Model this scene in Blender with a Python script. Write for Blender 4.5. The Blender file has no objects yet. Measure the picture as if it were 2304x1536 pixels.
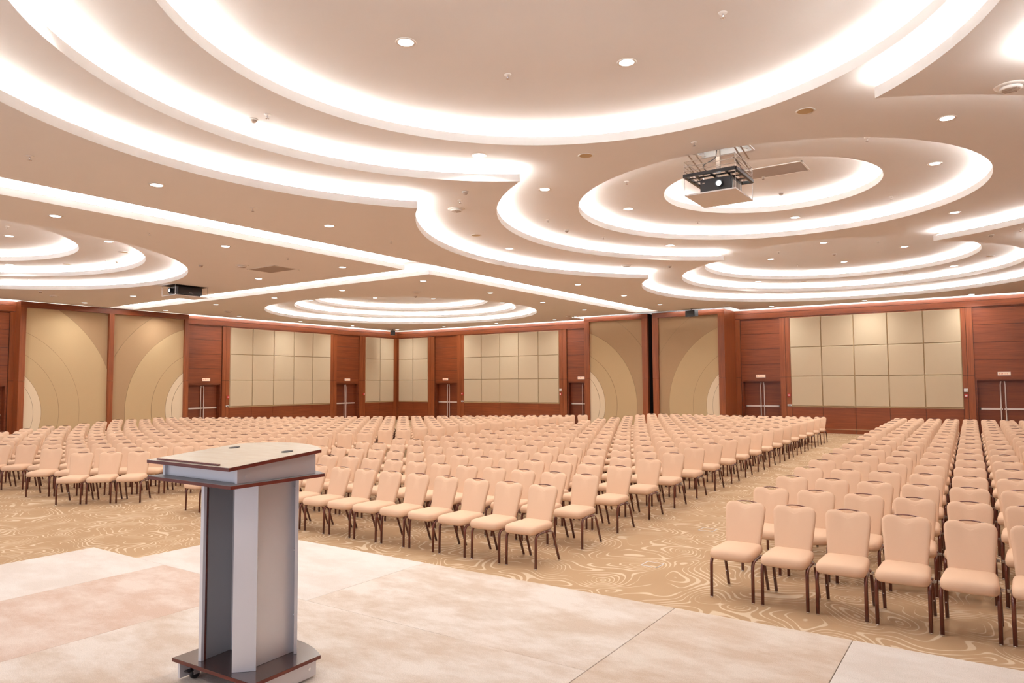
import bpy, bmesh, math, random
from math import sin, cos, pi, radians, hypot, atan2, sqrt
from mathutils import Vector, Matrix
from mathutils.geometry import tessellate_polygon

S = bpy.context.scene
COL = S.collection
random.seed(7)

# ------------------------------------------------------------------ camera
F_PX = 1600.17
cam_data = bpy.data.cameras.new('camera')
cam_data.sensor_width = 36.0
cam_data.lens = 36.0 * F_PX / 2304.0
cam_data.clip_end = 200
cam = bpy.data.objects.new('camera', cam_data)
COL.objects.link(cam)
_r = Vector((0.82635368, 0.56311978, -0.00597504))
_u = Vector((0.03780562, -0.04488578, 0.99827652))
_f = Vector((-0.56188106, 0.82515537, 0.05838062))
cam.matrix_world = Matrix(((_r.x, _u.x, -_f.x, 0), (_r.y, _u.y, -_f.y, 0), (_r.z, _u.z, -_f.z, 2.18), (0, 0, 0, 1)))
S.camera = cam

# ------------------------------------------------------------------ world, exposure
w = bpy.data.worlds.new('rear_fill'); S.world = w  # cool fill added to light the near hall through its open end
w.use_nodes = True
w.node_tree.nodes['Background'].inputs[0].default_value = (0.85, 0.87, 1.0, 1)
w.node_tree.nodes['Background'].inputs[1].default_value = 1.2
S.view_settings.view_transform = 'Standard'
S.view_settings.look = 'None'
S.view_settings.gamma = 1
S.view_settings.exposure = 0.10
S.view_settings.use_curve_mapping = False
S.cycles.use_denoising = True
S.cycles.max_bounces = 8
S.cycles.diffuse_bounces = 6
S.cycles.sample_clamp_indirect = 6

LAMP_W = 40.0        # one recessed downlight
COVE = 85.0          # cove strips
SLOT = 110.0
LAMP_C = (1.0, 0.96, 0.92)
COVE_C = (1.0, 0.985, 0.945)

# ------------------------------------------------------------------ helpers
def tag(o, label=None, cat=None, group=None, kind=None):
    if label: o['label'] = label
    if cat: o['category'] = cat
    if group: o['group'] = group
    if kind: o['kind'] = kind
    return o

def empty(name, loc=(0, 0, 0), rz=0.0):
    o = bpy.data.objects.new(name, None); COL.objects.link(o)
    o.location = loc; o.rotation_euler = (0, 0, rz); o.empty_display_size = 0.1
    return o

def link(name, bm, mat, parent=None, smooth=False):
    me = bpy.data.meshes.new(name)
    bm.normal_update()
    bm.to_mesh(me); bm.free()
    if smooth:
        for p in me.polygons: p.use_smooth = True
    for m in (mat if isinstance(mat, (list, tuple)) else [mat]): me.materials.append(m)
    o = bpy.data.objects.new(name, me); COL.objects.link(o)
    if parent: o.parent = parent
    return o

def box(bm, x0, x1, y0, y1, z0, z1, T=None, mi=0):
    vs = [bm.verts.new((x, y, z)) for x in (x0, x1) for y in (y0, y1) for z in (z0, z1)]
    for f in ((0, 1, 3, 2), (4, 6, 7, 5), (0, 4, 5, 1), (2, 3, 7, 6), (0, 2, 6, 4), (1, 5, 7, 3)):
        fc = bm.faces.new([vs[i] for i in f]); fc.material_index = mi
    if T:
        for v in vs: v.co = T(v.co)
    return vs

def fixn(bm):
    bmesh.ops.recalc_face_normals(bm, faces=bm.faces[:])
    return bm

def prism(bm, pts, z0, z1, T=None):
    a = [bm.verts.new((p[0], p[1], z0)) for p in pts]; b = [bm.verts.new((p[0], p[1], z1)) for p in pts]
    n = len(pts)
    bm.faces.new(a); bm.faces.new(b)
    for i in range(n): bm.faces.new((a[i], a[(i + 1) % n], b[(i + 1) % n], b[i]))
    if T:
        for v in a + b: v.co = T(v.co)

def lathe(bm, prof, n=20, loc=(0, 0, 0), cap=True):
    rings = []
    for r, z in prof:
        rings.append([bm.verts.new((loc[0] + r * cos(2 * pi * i / n), loc[1] + r * sin(2 * pi * i / n), loc[2] + z)) for i in range(n)])
    for a, b in zip(rings, rings[1:]):
        for i in range(n): bm.faces.new((a[i], a[(i + 1) % n], b[(i + 1) % n], b[i]))
    if cap:
        bm.faces.new(rings[0]); bm.faces.new(rings[-1])

def tube(bm, pts, ra, rb=None, n=8, side=Vector((1, 0, 0)), cap=True):
    """tube along pts; ra = half size along `side`, rb across it"""
    rb = rb or ra
    rings = []
    P = [Vector(p) for p in pts]
    for i, p in enumerate(P):
        t = (P[min(i + 1, len(P) - 1)] - P[max(i - 1, 0)]).normalized()
        s = (side - t * side.dot(t))
        s = s.normalized() if s.length > 1e-4 else t.orthogonal().normalized()
        q = t.cross(s)
        rings.append([bm.verts.new(p + s * ra * cos(2 * pi * k / n) + q * rb * sin(2 * pi * k / n)) for k in range(n)])
    for a, b in zip(rings, rings[1:]):
        for i in range(n): bm.faces.new((a[i], a[(i + 1) % n], b[(i + 1) % n], b[i]))
    if cap: bm.faces.new(rings[0]); bm.faces.new(rings[-1])

def fillet(pts, r, n=4):
    P = [Vector(p) for p in pts]; out = [P[0]]
    for i in range(1, len(P) - 1):
        a = (P[i - 1] - P[i]); b = (P[i + 1] - P[i])
        d = min(r, a.length * .48, b.length * .48)
        A = P[i] + a.normalized() * d; B = P[i] + b.normalized() * d
        for k in range(n + 1):
            t = k / n
            out.append(A * (1 - t) ** 2 + P[i] * 2 * t * (1 - t) + B * t * t)
    out.append(P[-1]); return out

# ------------------------------------------------------------------ materials
def new_mat(name):
    m = bpy.data.materials.new(name); m.use_nodes = True
    return m, m.node_tree.nodes, m.node_tree.links, m.node_tree.nodes['Principled BSDF']

def mat(name, col, rough=0.6, metal=0.0, spec=0.5, noise=0.0, nscale=40, bump=0.0, coat=0.0, emit=None, es=0):
    m, N, L, B = new_mat(name)
    B.inputs['Base Color'].default_value = (*col, 1); B.inputs['Roughness'].default_value = rough
    B.inputs['Metallic'].default_value = metal; B.inputs['Specular IOR Level'].default_value = spec
    B.inputs['Coat Weight'].default_value = coat
    if emit:
        B.inputs['Emission Color'].default_value = (*emit, 1); B.inputs['Emission Strength'].default_value = es
    tc = N.new('ShaderNodeTexCoord'); nz = N.new('ShaderNodeTexNoise')
    nz.inputs['Scale'].default_value = nscale; nz.inputs['Detail'].default_value = 3
    L.new(tc.outputs['Object'], nz.inputs['Vector'])
    mx = N.new('ShaderNodeMix'); mx.data_type = 'RGBA'
    k = noise
    mx.inputs[6].default_value = (*[c * (1 - k) for c in col], 1); mx.inputs[7].default_value = (*[min(1, c * (1 + k)) for c in col], 1)
    L.new(nz.outputs['Fac'], mx.inputs[0]); L.new(mx.outputs[2], B.inputs['Base Color'])
    if bump:
        bp = N.new('ShaderNodeBump'); bp.inputs['Strength'].default_value = bump; bp.inputs['Distance'].default_value = 0.002
        L.new(nz.outputs['Fac'], bp.inputs['Height']); L.new(bp.outputs[0], B.inputs['Normal'])
    return m

def wood(name, c1, c2, stretch, rough=0.36, spec=0.35, coat=0.05):
    m, N, L, B = new_mat(name)
    tc = N.new('ShaderNodeTexCoord'); mp = N.new('ShaderNodeMapping'); mp.inputs['Scale'].default_value = stretch
    L.new(tc.outputs['Object'], mp.inputs['Vector'])
    n1 = N.new('ShaderNodeTexNoise'); n1.inputs['Scale'].default_value = 2.2; n1.inputs['Detail'].default_value = 6; n1.inputs['Roughness'].default_value = .62
    n1.inputs['Distortion'].default_value = .6
    L.new(mp.outputs[0], n1.inputs['Vector'])
    n2 = N.new('ShaderNodeTexNoise'); n2.inputs['Scale'].default_value = .35; n2.inputs['Detail'].default_value = 1
    L.new(tc.outputs['Object'], n2.inputs['Vector'])
    ad = N.new('ShaderNodeMath'); ad.operation = 'ADD'; L.new(n1.outputs['Fac'], ad.inputs[0])
    mu = N.new('ShaderNodeMath'); mu.operation = 'MULTIPLY_ADD'; mu.inputs[1].default_value = .5; mu.inputs[2].default_value = -.25
    L.new(n2.outputs['Fac'], mu.inputs[0]); L.new(mu.outputs[0], ad.inputs[1])
    cr = N.new('ShaderNodeValToRGB'); cr.color_ramp.elements[0].position = .32; cr.color_ramp.elements[1].position = .7
    cr.color_ramp.elements[0].color = (*c1, 1); cr.color_ramp.elements[1].color = (*c2, 1)
    L.new(ad.outputs[0], cr.inputs[0]); L.new(cr.outputs[0], B.inputs['Base Color'])
    B.inputs['Roughness'].default_value = rough; B.inputs['Specular IOR Level'].default_value = spec; B.inputs['Coat Weight'].default_value = coat
    B.inputs['Coat Roughness'].default_value = .25
    return m

def carpet_mat():
    m, N, L, B = new_mat('swirl_carpet')
    def mth(op, a, b=None, c=None):
        n = N.new('ShaderNodeMath'); n.operation = op
        for i, v in enumerate((a, b, c)):
            if v is None: continue
            if isinstance(v, (int, float)): n.inputs[i].default_value = v
            else: L.new(v, n.inputs[i])
        return n.outputs[0]
    tc = N.new('ShaderNodeTexCoord')
    wn = N.new('ShaderNodeTexNoise'); wn.inputs['Scale'].default_value = 1.25; wn.inputs['Detail'].default_value = 0
    L.new(tc.outputs['Object'], wn.inputs['Vector'])
    wv = N.new('ShaderNodeVectorMath'); wv.operation = 'MULTIPLY_ADD'
    wv.inputs[1].default_value = (.80, .80, 0); wv.inputs[2].default_value = (-.40, -.40, 0)
    L.new(wn.outputs['Color'], wv.inputs[0])
    ad = N.new('ShaderNodeVectorMath'); ad.operation = 'ADD'
    L.new(tc.outputs['Object'], ad.inputs[0]); L.new(wv.outputs[0], ad.inputs[1])
    vo = N.new('ShaderNodeTexVoronoi'); vo.voronoi_dimensions = '2D'; vo.feature = 'SMOOTH_F1'
    vo.inputs['Scale'].default_value = 1.30; vo.inputs['Smoothness'].default_value = .45; vo.inputs['Randomness'].default_value = .75
    L.new(ad.outputs[0], vo.inputs['Vector'])
    n2 = N.new('ShaderNodeTexNoise'); n2.inputs['Scale'].default_value = 1.9; n2.inputs['Detail'].default_value = 0
    L.new(tc.outputs['Object'], n2.inputs['Vector'])
    n3 = N.new('ShaderNodeTexNoise'); n3.inputs['Scale'].default_value = 2.3; n3.inputs['Detail'].default_value = 1
    L.new(ad.outputs[0], n3.inputs['Vector'])
    h = mth('MULTIPLY_ADD', n2.outputs['Fac'], .28, vo.outputs['Distance'])
    fr = mth('FRACT', mth('MULTIPLY', h, 11.0))
    wd = mth('MULTIPLY_ADD', n3.outputs['Fac'], 1.25, -.44)
    # soft edges: triangle profile around .5
    tri = mth('ABSOLUTE', mth('SUBTRACT', fr, .5))
    ss = N.new('ShaderNodeMapRange'); ss.interpolation_type = 'SMOOTHSTEP'
    L.new(mth('SUBTRACT', mth('MULTIPLY', wd, .5), tri), ss.inputs[0]); ss.inputs[1].default_value = -.03; ss.inputs[2].default_value = .04
    fine = N.new('ShaderNodeTexNoise'); fine.inputs['Scale'].default_value = 260; fine.inputs['Detail'].default_value = 2
    L.new(tc.outputs['Object'], fine.inputs['Vector'])
    big = N.new('ShaderNodeTexNoise'); big.inputs['Scale'].default_value = .9; big.inputs['Detail'].default_value = 2
    L.new(tc.outputs['Object'], big.inputs['Vector'])
    base = N.new('ShaderNodeMix'); base.data_type = 'RGBA'
    base.inputs[6].default_value = (.345, .220, .124, 1); base.inputs[7].default_value = (.44, .298, .175, 1)
    L.new(big.outputs['Fac'], base.inputs[0])
    mx = N.new('ShaderNodeMix'); mx.data_type = 'RGBA'
    L.new(ss.outputs[0], mx.inputs[0]); L.new(base.outputs[2], mx.inputs[6]); mx.inputs[7].default_value = (.60, .475, .335, 1)
    hs = N.new('ShaderNodeHueSaturation'); L.new(mx.outputs[2], hs.inputs['Color'])
    L.new(mth('MULTIPLY_ADD', fine.outputs['Fac'], .36, .82), hs.inputs['Value'])
    L.new(hs.outputs[0], B.inputs['Base Color'])
    B.inputs['Roughness'].default_value = .95; B.inputs['Specular IOR Level'].default_value = .1
    bp = N.new('ShaderNodeBump'); bp.inputs['Strength'].default_value = .35; bp.inputs['Distance'].default_value = .004
    L.new(fine.outputs['Fac'], bp.inputs['Height']); L.new(bp.outputs[0], B.inputs['Normal'])
    return m

def stage_mat(name, ca, cb, seed):
    m, N, L, B = new_mat(name)
    tc = N.new('ShaderNodeTexCoord'); mp = N.new('ShaderNodeMapping'); mp.inputs['Location'].default_value = (seed, seed * 2.3, 0)
    mp.inputs['Rotation'].default_value = (0, 0, .5); mp.inputs['Scale'].default_value = (1.0, 1.9, 1)
    L.new(tc.outputs['Object'], mp.inputs['Vector'])
    a = N.new('ShaderNodeTexNoise'); a.inputs['Scale'].default_value = 1.6; a.inputs['Detail'].default_value = 7; a.inputs['Roughness'].default_value = .68
    L.new(mp.outputs[0], a.inputs['Vector'])
    f = N.new('ShaderNodeTexNoise'); f.inputs['Scale'].default_value = 190; f.inputs['Detail'].default_value = 2
    L.new(tc.outputs['Object'], f.inputs['Vector'])
    cr = N.new('ShaderNodeValToRGB'); cr.color_ramp.elements[0].position = .40; cr.color_ramp.elements[1].position = .60
    cr.color_ramp.elements[0].color = (*ca, 1); cr.color_ramp.elements[1].color = (*cb, 1)
    L.new(a.outputs['Fac'], cr.inputs[0])
    hs = N.new('ShaderNodeHueSaturation'); L.new(cr.outputs[0], hs.inputs['Color'])
    v = N.new('ShaderNodeMath'); v.operation = 'MULTIPLY_ADD'; v.inputs[1].default_value = .62; v.inputs[2].default_value = .66
    L.new(f.outputs['Fac'], v.inputs[0]); L.new(v.outputs[0], hs.inputs['Value'])
    L.new(hs.outputs[0], B.inputs['Base Color'])
    B.inputs['Roughness'].default_value = 1; B.inputs['Specular IOR Level'].default_value = .05
    bp = N.new('ShaderNodeBump'); bp.inputs['Strength'].default_value = .5; bp.inputs['Distance'].default_value = .004
    L.new(f.outputs['Fac'], bp.inputs['Height']); L.new(bp.outputs[0], B.inputs['Normal'])
    return m

def emis(name, col, s):
    m, N, L, B = new_mat(name)
    N.remove(B); e = N.new('ShaderNodeEmission'); e.inputs[0].default_value = (*col, 1); e.inputs[1].default_value = s
    L.new(e.outputs[0], N['Material Output'].inputs[0]); return m

M = {}
M['paint'] = mat('ceiling_paint', (.82, .80, .795), .9, spec=.1, noise=.01, nscale=3)
M['fascia'] = mat('fascia_lit_paint', (.90, .89, .88), .9, spec=.1, noise=.01, nscale=3)  # whiter than the ceiling: cove light on the lips put into the colour
M['carpet'] = carpet_mat()
M['wood_h'] = wood('wall_veneer_horizontal', (.145, .032, .009), (.235, .058, .018), (.35, .35, 9))
M['wood_v'] = wood('wall_veneer_vertical', (.18, .043, .012), (.29, .080, .025), (8, 8, .35))
M['door'] = wood('door_veneer', (.115, .024, .008), (.19, .045, .014), (.35, .35, 8))
M['dark'] = mat('dark_gap', (.012, .006, .006), .8)
M['panel'] = mat('acoustic_fabric', (.60, .50, .35), .95, spec=.1, noise=.07, nscale=220, bump=.3)
M['panel_trim'] = mat('panel_trim', (.50, .36, .20), .7, noise=.05)
M['fab_out'] = mat('arched_fabric_taupe', (.42, .285, .165), .95, spec=.1, noise=.12, nscale=130, bump=.3)
M['fab_mid'] = mat('arched_fabric_sand', (.56, .42, .245), .95, spec=.1, noise=.07, nscale=130, bump=.3)
M['fab_in'] = mat('arched_fabric_cream', (.80, .68, .50), .95, spec=.1, noise=.05, nscale=130, bump=.3)
M['piping'] = mat('seam_piping', (.28, .20, .11), .9)
M['chair'] = mat('chair_fabric', (.71, .495, .345), .9, spec=.15, noise=.04, nscale=300, bump=.25)
M['leg'] = mat('bronze_leg', (.105, .024, .014), .30, metal=.2, spec=.5, coat=.3)
M['chrome'] = mat('chrome', (.75, .75, .78), .2, metal=1)
M['alu'] = mat('brushed_aluminium', (.80, .74, .70), .45, metal=.35)
M['silver'] = mat('lectern_silver_laminate', (.74, .735, .76), .35, metal=.3, spec=.5, noise=.02, nscale=8)
M['grey'] = mat('lectern_grey_laminate', (.27, .27, .28), .45)
M['edge'] = wood('lectern_red_brown_edge', (.085, .015, .011), (.15, .030, .017), (2, 2, 30), rough=.3)
M['deck'] = wood('lectern_dark_veneer', (.022, .009, .007), (.060, .020, .014), (3, 25, 3), rough=.16, spec=.7, coat=.6)
M['white'] = mat('white_plastic', (.82, .79, .76), .45)
M['white_metal'] = mat('white_enamel', (.80, .76, .72), .35)
M['grille'] = mat('grille_grey', (.42, .33, .27), .6)
M['black'] = mat('black_plastic', (.012, .010, .012), .35)
M['red'] = mat('red_plastic', (.55, .02, .02), .4)
M['sign'] = mat('sign_face', (.80, .58, .42), .5, emit=(1, .78, .6), es=.25)
M['ink'] = mat('sign_lettering', (.62, .20, .12), .5)
M['cove'] = emis('cove_light', COVE_C, COVE)
M['slot'] = emis('perimeter_light', COVE_C, SLOT)
M['lens'] = emis('lamp_lens', (1, .97, .92), 9)
M['beam'] = emis('projector_lens', (.93, .96, 1), 25)
M['steel'] = mat('lift_steel', (.42, .34, .28), .4, metal=.6)
M['brass'] = mat('hatch_brown', (.20, .12, .05), .5, metal=.3, noise=.5, nscale=6)
M['rubber'] = mat('black_rubber', (.02, .02, .022), .5)
gm, gN, gL, gB = new_mat('clear_acrylic')
gB.inputs['Base Color'].default_value = (.95, .97, .96, 1); gB.inputs['Roughness'].default_value = .03
gB.inputs['Transmission Weight'].default_value = 1; gB.inputs['IOR'].default_value = 1.02
M['glass'] = gm

# ------------------------------------------------------------------ key dimensions
Z0 = 5.363; DZ = 0.27
WX = -30.5           # left wall plane
WY = 32.22           # back wall plane
XR = 5.3             # right wall
YR = -6.0            # the model stops behind the camera here

# ------------------------------------------------------------------ floor
bm = bmesh.new(); box(bm, WX - .5, XR, YR, WY + .5, -.12, 0); fixn(bm)
tag(link('floor', bm, M['carpet']), 'tan hotel carpet with cream swirling contour pattern', 'floor', kind='structure')

# ------------------------------------------------------------------ ceiling with tiered coves
R1 = [(-4.34, 6.05, 5.55), (-3.70, 15.04, 7.32), (-4.03, 24.17, 6.08)]
R1K = (-21.96, 23.66, 5.97); R1L = (-21.89, 5.93, 6.24)
R2 = [(-4.19, 6.10, 4.63), (-3.44, 14.92, 5.85), (-3.98, 24.3, 4.87)]
R2K = (-22.05, 23.95, 4.93); R2L = (-21.79, 5.60, 5.41)
R3 = [(-3.64, 6.10, 3.88), (-3.82, 15.05, 3.90), (-4.08, 23.77, 3.86)]
R3K = (-22.1, 23.7, 3.83); R3L = (-22.1, 5.6, 3.95)
R4 = (-3.78, 15.04, 2.12)

def ring_pts(c, n=110):
    return [(c[0] + c[2] * cos(2 * pi * i / n), c[1] + c[2] * sin(2 * pi * i / n)) for i in range(n)]

def union_loop(cs):
    """outer outline of overlapping circles, counter-clockwise"""
    arcs = []
    for i, (cx, cy, r) in enumerate(cs):
        cut = []
        for j, (dx, dy, s) in enumerate(cs):
            if i == j: continue
            d = hypot(dx - cx, dy - cy)
            if d >= r + s or d <= abs(r - s): continue
            a = atan2(dy - cy, dx - cx); b = math.acos((r * r + d * d - s * s) / (2 * r * d))
            cut += [(a - b) % (2 * pi), (a + b) % (2 * pi)]
        cut = sorted(cut)
        if not cut: return ring_pts(cs[i])
        for k in range(len(cut)):
            a0 = cut[k]; a1 = cut[(k + 1) % len(cut)]
            if a1 <= a0: a1 += 2 * pi
            am = (a0 + a1) / 2; mx, my = cx + r * cos(am), cy + r * sin(am)
            if any(j != i and hypot(mx - dx, my - dy) < s - 1e-6 for j, (dx, dy, s) in enumerate(cs)): continue
            n = max(6, int((a1 - a0) / (2 * pi) * 110))
            arcs.append([(cx + r * cos(a0 + (a1 - a0) * t / n), cy + r * sin(a0 + (a1 - a0) * t / n)) for t in range(n + 1)])
    out = arcs.pop(0)
    while arcs:
        e = out[-1]
        k = min(range(len(arcs)), key=lambda q: hypot(arcs[q][0][0] - e[0], arcs[q][0][1] - e[1]))
        out += arcs.pop(k)[1:]
    return out[:-1]

def offset(loop, d):
    """offset a counter-clockwise loop outwards by d with clamped mitres"""
    n = len(loop); out = []
    for i in range(n):
        a, p, b = loop[i - 1], loop[i], loop[(i + 1) % n]
        def nrm(q, s):
            l = hypot(s[0] - q[0], s[1] - q[1]) or 1
            return (s[1] - q[1]) / l, -(s[0] - q[0]) / l
        n1, n2 = nrm(a, p), nrm(p, b)
        mx, my = n1[0] + n2[0], n1[1] + n2[1]; l = hypot(mx, my)
        mx, my = mx / l, my / l
        k = d / max(.45, mx * n1[0] + my * n1[1])
        out.append((p[0] + mx * k, p[1] + my * k))
    return out

T_TROUGH = [(-12.46, YR + .6), (-12.46, 30.0), (-13.58, 30.0), (-13.58, 15.67), (-29.9, 15.67), (-29.9, 14.63), (-13.58, 14.63), (-13.58, YR + .6)]
def grown(spec, d):
    if isinstance(spec, tuple): return ring_pts((spec[0], spec[1], spec[2] + d))
    if len(spec[0]) == 3: return union_loop([(x, y, r + d) for x, y, r in spec])
    return offset(spec, d) if d else list(spec)
SPECS = [[R1, R1K, R1L, T_TROUGH], [R2, R2K, R2L], R3 + [R3K, R3L], [R4]]
HOLES = [[grown(q, 0) for q in L_] for L_ in SPECS]
SLW = .58
OUTER0 = [(WX + SLW, YR), (XR - .3, YR), (XR - .3, WY - SLW), (-9.30, WY - SLW), (-9.30, 30.22), (-17.05, 30.22), (-17.05, WY - SLW),
          (WX + SLW, WY - SLW), (WX + SLW, 18.30), (-30.06, 18.30), (-30.06, 11.50), (WX + SLW, 11.50)]

cb = bmesh.new()
def flat(outer, holes, z):
    polys = [[Vector((x, y, 0)) for x, y in outer]] + [[Vector((x, y, 0)) for x, y in h] for h in holes]
    allp = [p for q in polys for p in q]
    vs = [cb.verts.new((p.x, p.y, z)) for p in allp]
    for t in tessellate_polygon(polys):
        try:
            f = cb.faces.new([vs[i] for i in t])
            f.normal_update()
            if f.normal.z > 0: f.normal_flip()
        except ValueError: pass
def wallstrip(loop, z0, z1, tgt=None):
    b = tgt or cb
    a = [b.verts.new((x, y, z0)) for x, y in loop]; c = [b.verts.new((x, y, z1)) for x, y in loop]
    n = len(loop)
    for i in range(n): b.faces.new((a[i], a[(i + 1) % n], c[(i + 1) % n], c[i]))
def flatstrip(l1, l2, z, tgt=None):
    b = tgt or cb
    polys = [[Vector((x, y, 0)) for x, y in l2], [Vector((x, y, 0)) for x, y in l1]]
    vs = [b.verts.new((p.x, p.y, z)) for q in polys for p in q]
    for t in tessellate_polygon(polys):
        try: b.faces.new([vs[i] for i in t])
        except ValueError: pass

BACK = .30; LIP = .135
cove_loops = []
for k, holes in enumerate(HOLES):
    z = Z0 + DZ * k
    if k == 0: flat(OUTER0, holes, z)
    elif k == 1:
        flat([(WX - .4, YR), (XR, YR), (XR, WY + .4), (WX - .4, WY + .4)], holes, z)
    for q, h in zip(SPECS[k], holes):
        l2 = grown(q, .03); l3 = grown(q, BACK)
        n0 = len(cb.faces); wallstrip(h, z, z + LIP); cb.faces.ensure_lookup_table()
        for f in cb.faces[n0:]: f.material_index = 1
        flatstrip(h, l2, z + LIP); wallstrip(l2, z + .02, z + LIP)
        flatstrip(l2, l3, z + .02); wallstrip(l3, z + .02, z + DZ)
        cove_loops.append((q, z))
# slabs above the second and third tiers
flat(grown(R2, BACK), HOLES[2][:3], Z0 + 2 * DZ)
flat(grown(R2K, BACK), [HOLES[2][3]], Z0 + 2 * DZ)
flat(grown(R2L, BACK), [HOLES[2][4]], Z0 + 2 * DZ)
HX0, HX1, HY0, HY1 = -4.22, -3.30, 11.20, 12.32      # hatch of the projector lift
hatch = [(HX0, HY0), (HX1, HY0), (HX1, HY1), (HX0, HY1)]
for i, h in enumerate(SPECS[2]):
    flat(grown(h, BACK), [HOLES[3][0], hatch] if i == 1 else [], Z0 + 3 * DZ)
flat(grown(R4, BACK), [], Z0 + 4 * DZ)
# upstand along the perimeter slot
inn = offset(OUTER0, -.03)
wallstrip(OUTER0, Z0, Z0 + .03); wallstrip(inn, Z0, Z0 + .03)
ceiling = link('ceiling', cb, [M['paint'], M['fascia']])
tag(ceiling, 'pale tiered plaster ceiling with overlapping circular lit recesses', 'ceiling', kind='structure')

def strip_light(loop, off, z, half, m, name='cove_light'):
    b = bmesh.new()
    gr = offset if len(loop) == len(OUTER0) else grown
    a, c = gr(loop, off - half), gr(loop, off + half)
    wallstrip(a, z - half, z + half, b); wallstrip(c, z - half, z + half, b); flatstrip(a, c, z + half, b); flatstrip(a, c, z - half, b)
    return link(name, b, m, ceiling)
for h, z in cove_loops:
    strip_light(h, .058, z + .128, .020, M['cove'])
strip_light(OUTER0, -.055, Z0 + .036, .014, M['slot'], 'perimeter_light')

# ------------------------------------------------------------------ walls
def TW2(v): return Vector((v.x, WY - v.y, v.z))       # u along x, n towards the room
def TW1(v): return Vector((WX + v.y, v.x, v.z))

def wbox(bm, T, u0, u1, n0, n1, z0, z1): box(bm, u0, u1, n0, n1, z0, z1, T)

GAP = .012
def wall(name, T, u0, u1, bays, panels, stiles, label):
    """bays: door openings (u0,u1); panels: (u0,u1,ncols); stiles: list of vertical boards"""
    root_bm = bmesh.new()
    holes = sorted(bays)
    cur = u0 - (.45 if u0 < -20 else 0)
    for a, b in holes:
        wbox(root_bm, T, cur, a, -.45, -.04, 0, Z0 - .01); wbox(root_bm, T, a, b, -.45, -.08, 2.24, Z0 - .01); cur = b
    wbox(root_bm, T, cur, u1 + (.45 if u1 > 20 else 0), -.45, -.04, 0, Z0 - .01)
    for a, b in holes: wbox(root_bm, T, a, b, -.45, -.43, 0, 2.3)
    root = link(name, fixn(root_bm), M['door'])
    b = bmesh.new(); wbox(b, T, u0 - .4, u1 + .4, -.3, .0, Z0 - .01, Z0 + DZ - .005); link('cove_wall', fixn(b), M['fascia'], root)
    tag(root, label, 'wall', kind='structure')
    b = bmesh.new()   # dark substrate seen in the joints
    cur = u0
    for a, c in holes:
        wbox(b, T, cur, a, -.05, -.03, 0, Z0 - .01); wbox(b, T, a, c, -.09, -.075, 2.24, Z0 - .01); cur = c
    wbox(b, T, cur, u1, -.05, -.03, 0, Z0 - .01)
    link('joint_backing', fixn(b), M['dark'], root)
    # vertical boards, in two lengths with a joint above door height
    b = bmesh.new()
    for a, c in stiles:
        wbox(b, T, a + GAP / 2, c - GAP / 2, -.03, 0, .0, 2.365); wbox(b, T, a + GAP / 2, c - GAP / 2, -.03, 0, 2.365 + GAP, 4.97)
    link('pilaster', fixn(b), M['wood_v'], root)
    # head beam
    b = bmesh.new()
    wbox(b, T, u0, u1, -.03, .02, 4.985, 5.20); wbox(b, T, u0, u1, -.03, .035, 5.21, Z0 - .005)
    link('cornice_beam', fixn(b), M['wood_h'], root)
    # boards over the doors
    b = bmesh.new()
    zs = [2.25, 2.95, 3.62, 4.29, 4.93, 5.36]
    for a, c in holes:
        for i in range(len(zs) - 1): wbox(b, T, a + .004, c - .004, -.075, -.055, zs[i] + GAP / 2, zs[i + 1] - GAP / 2)
        wbox(b, T, a, c, -.30, -.06, 2.215, 2.25)
    link('overdoor_boards', fixn(b), M['wood_h'], root)
    # wainscot under the acoustic panels
    b = bmesh.new(); t = bmesh.new()
    for a, c, n in panels:
        w_ = (c - a) / n
        for i in range(n):
            wbox(b, T, a + i * w_ + GAP / 2, a + (i + 1) * w_ - GAP / 2, -.03, -.002, .19, 1.08)
            wbox(b, T, a + i * w_ + GAP / 2, a + (i + 1) * w_ - GAP / 2, -.03, .004, .0, .165)
        wbox(t, T, a, c, -.03, .012, 1.085, 1.13); wbox(t, T, a, c, -.03, .002, .168, .187)
        wbox(t, T, a, c, -.03, -.005, 1.13, 4.93)
        wbox(b, T, a, c, -.03, .0, 4.93, 4.975)
    link('wainscot', fixn(b), M['wood_h'], root)
    link('panel_trim', fixn(t), M['panel_trim'], root)
    return root

BAY2 = [(-27.5, -25.8), (-18.5, -16.8), (-9.5, -7.8), (-.70, 1.02)]
PAN2 = [(-30.35, -28.0, 2), (-25.28, -18.97, 5), (-7.36, -1.09, 5)]
ST2 = [(-30.5, -30.36), (-28.0, -27.78), (-27.78, -27.5), (-25.8, -25.51), (-25.51, -25.28), (-18.97, -18.75), (-18.75, -18.5), (-16.8, -9.5),
       (-7.8, -7.57), (-7.57, -7.36), (-1.09, -.93), (-.93, -.70), (1.02, 1.3), (1.3, 1.55), (1.55, 3.4), (3.4, 5.3)]
wall_back = wall('wall_back', TW2, WX, XR, BAY2, PAN2, ST2, 'red-brown wood panelled back wall meeting the far corner')
BAY1 = [(9.65, 11.37), (18.55, 20.25), (27.38, 29.08)]
PAN1 = [(20.65, 26.9, 5), (29.55, 31.88, 2)]
ST1 = [(YR, -2), (-2, 2), (2, 6), (6, 9.4), (9.4, 9.65), (11.37, 11.6), (11.6, 18.2), (18.2, 18.55), (20.25, 20.45), (20.45, 20.65),
       (26.9, 27.13), (27.13, 27.38), (29.08, 29.3), (29.3, 29.55), (31.88, 32.2)]
wall_left = wall('wall_left', TW1, YR, WY, BAY1, PAN1, ST1, 'orange-brown wood panelled left wall running to the far corner')
b = bmesh.new(); box(b, XR, XR + .2, YR, WY, 0, Z0 + DZ)
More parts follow.
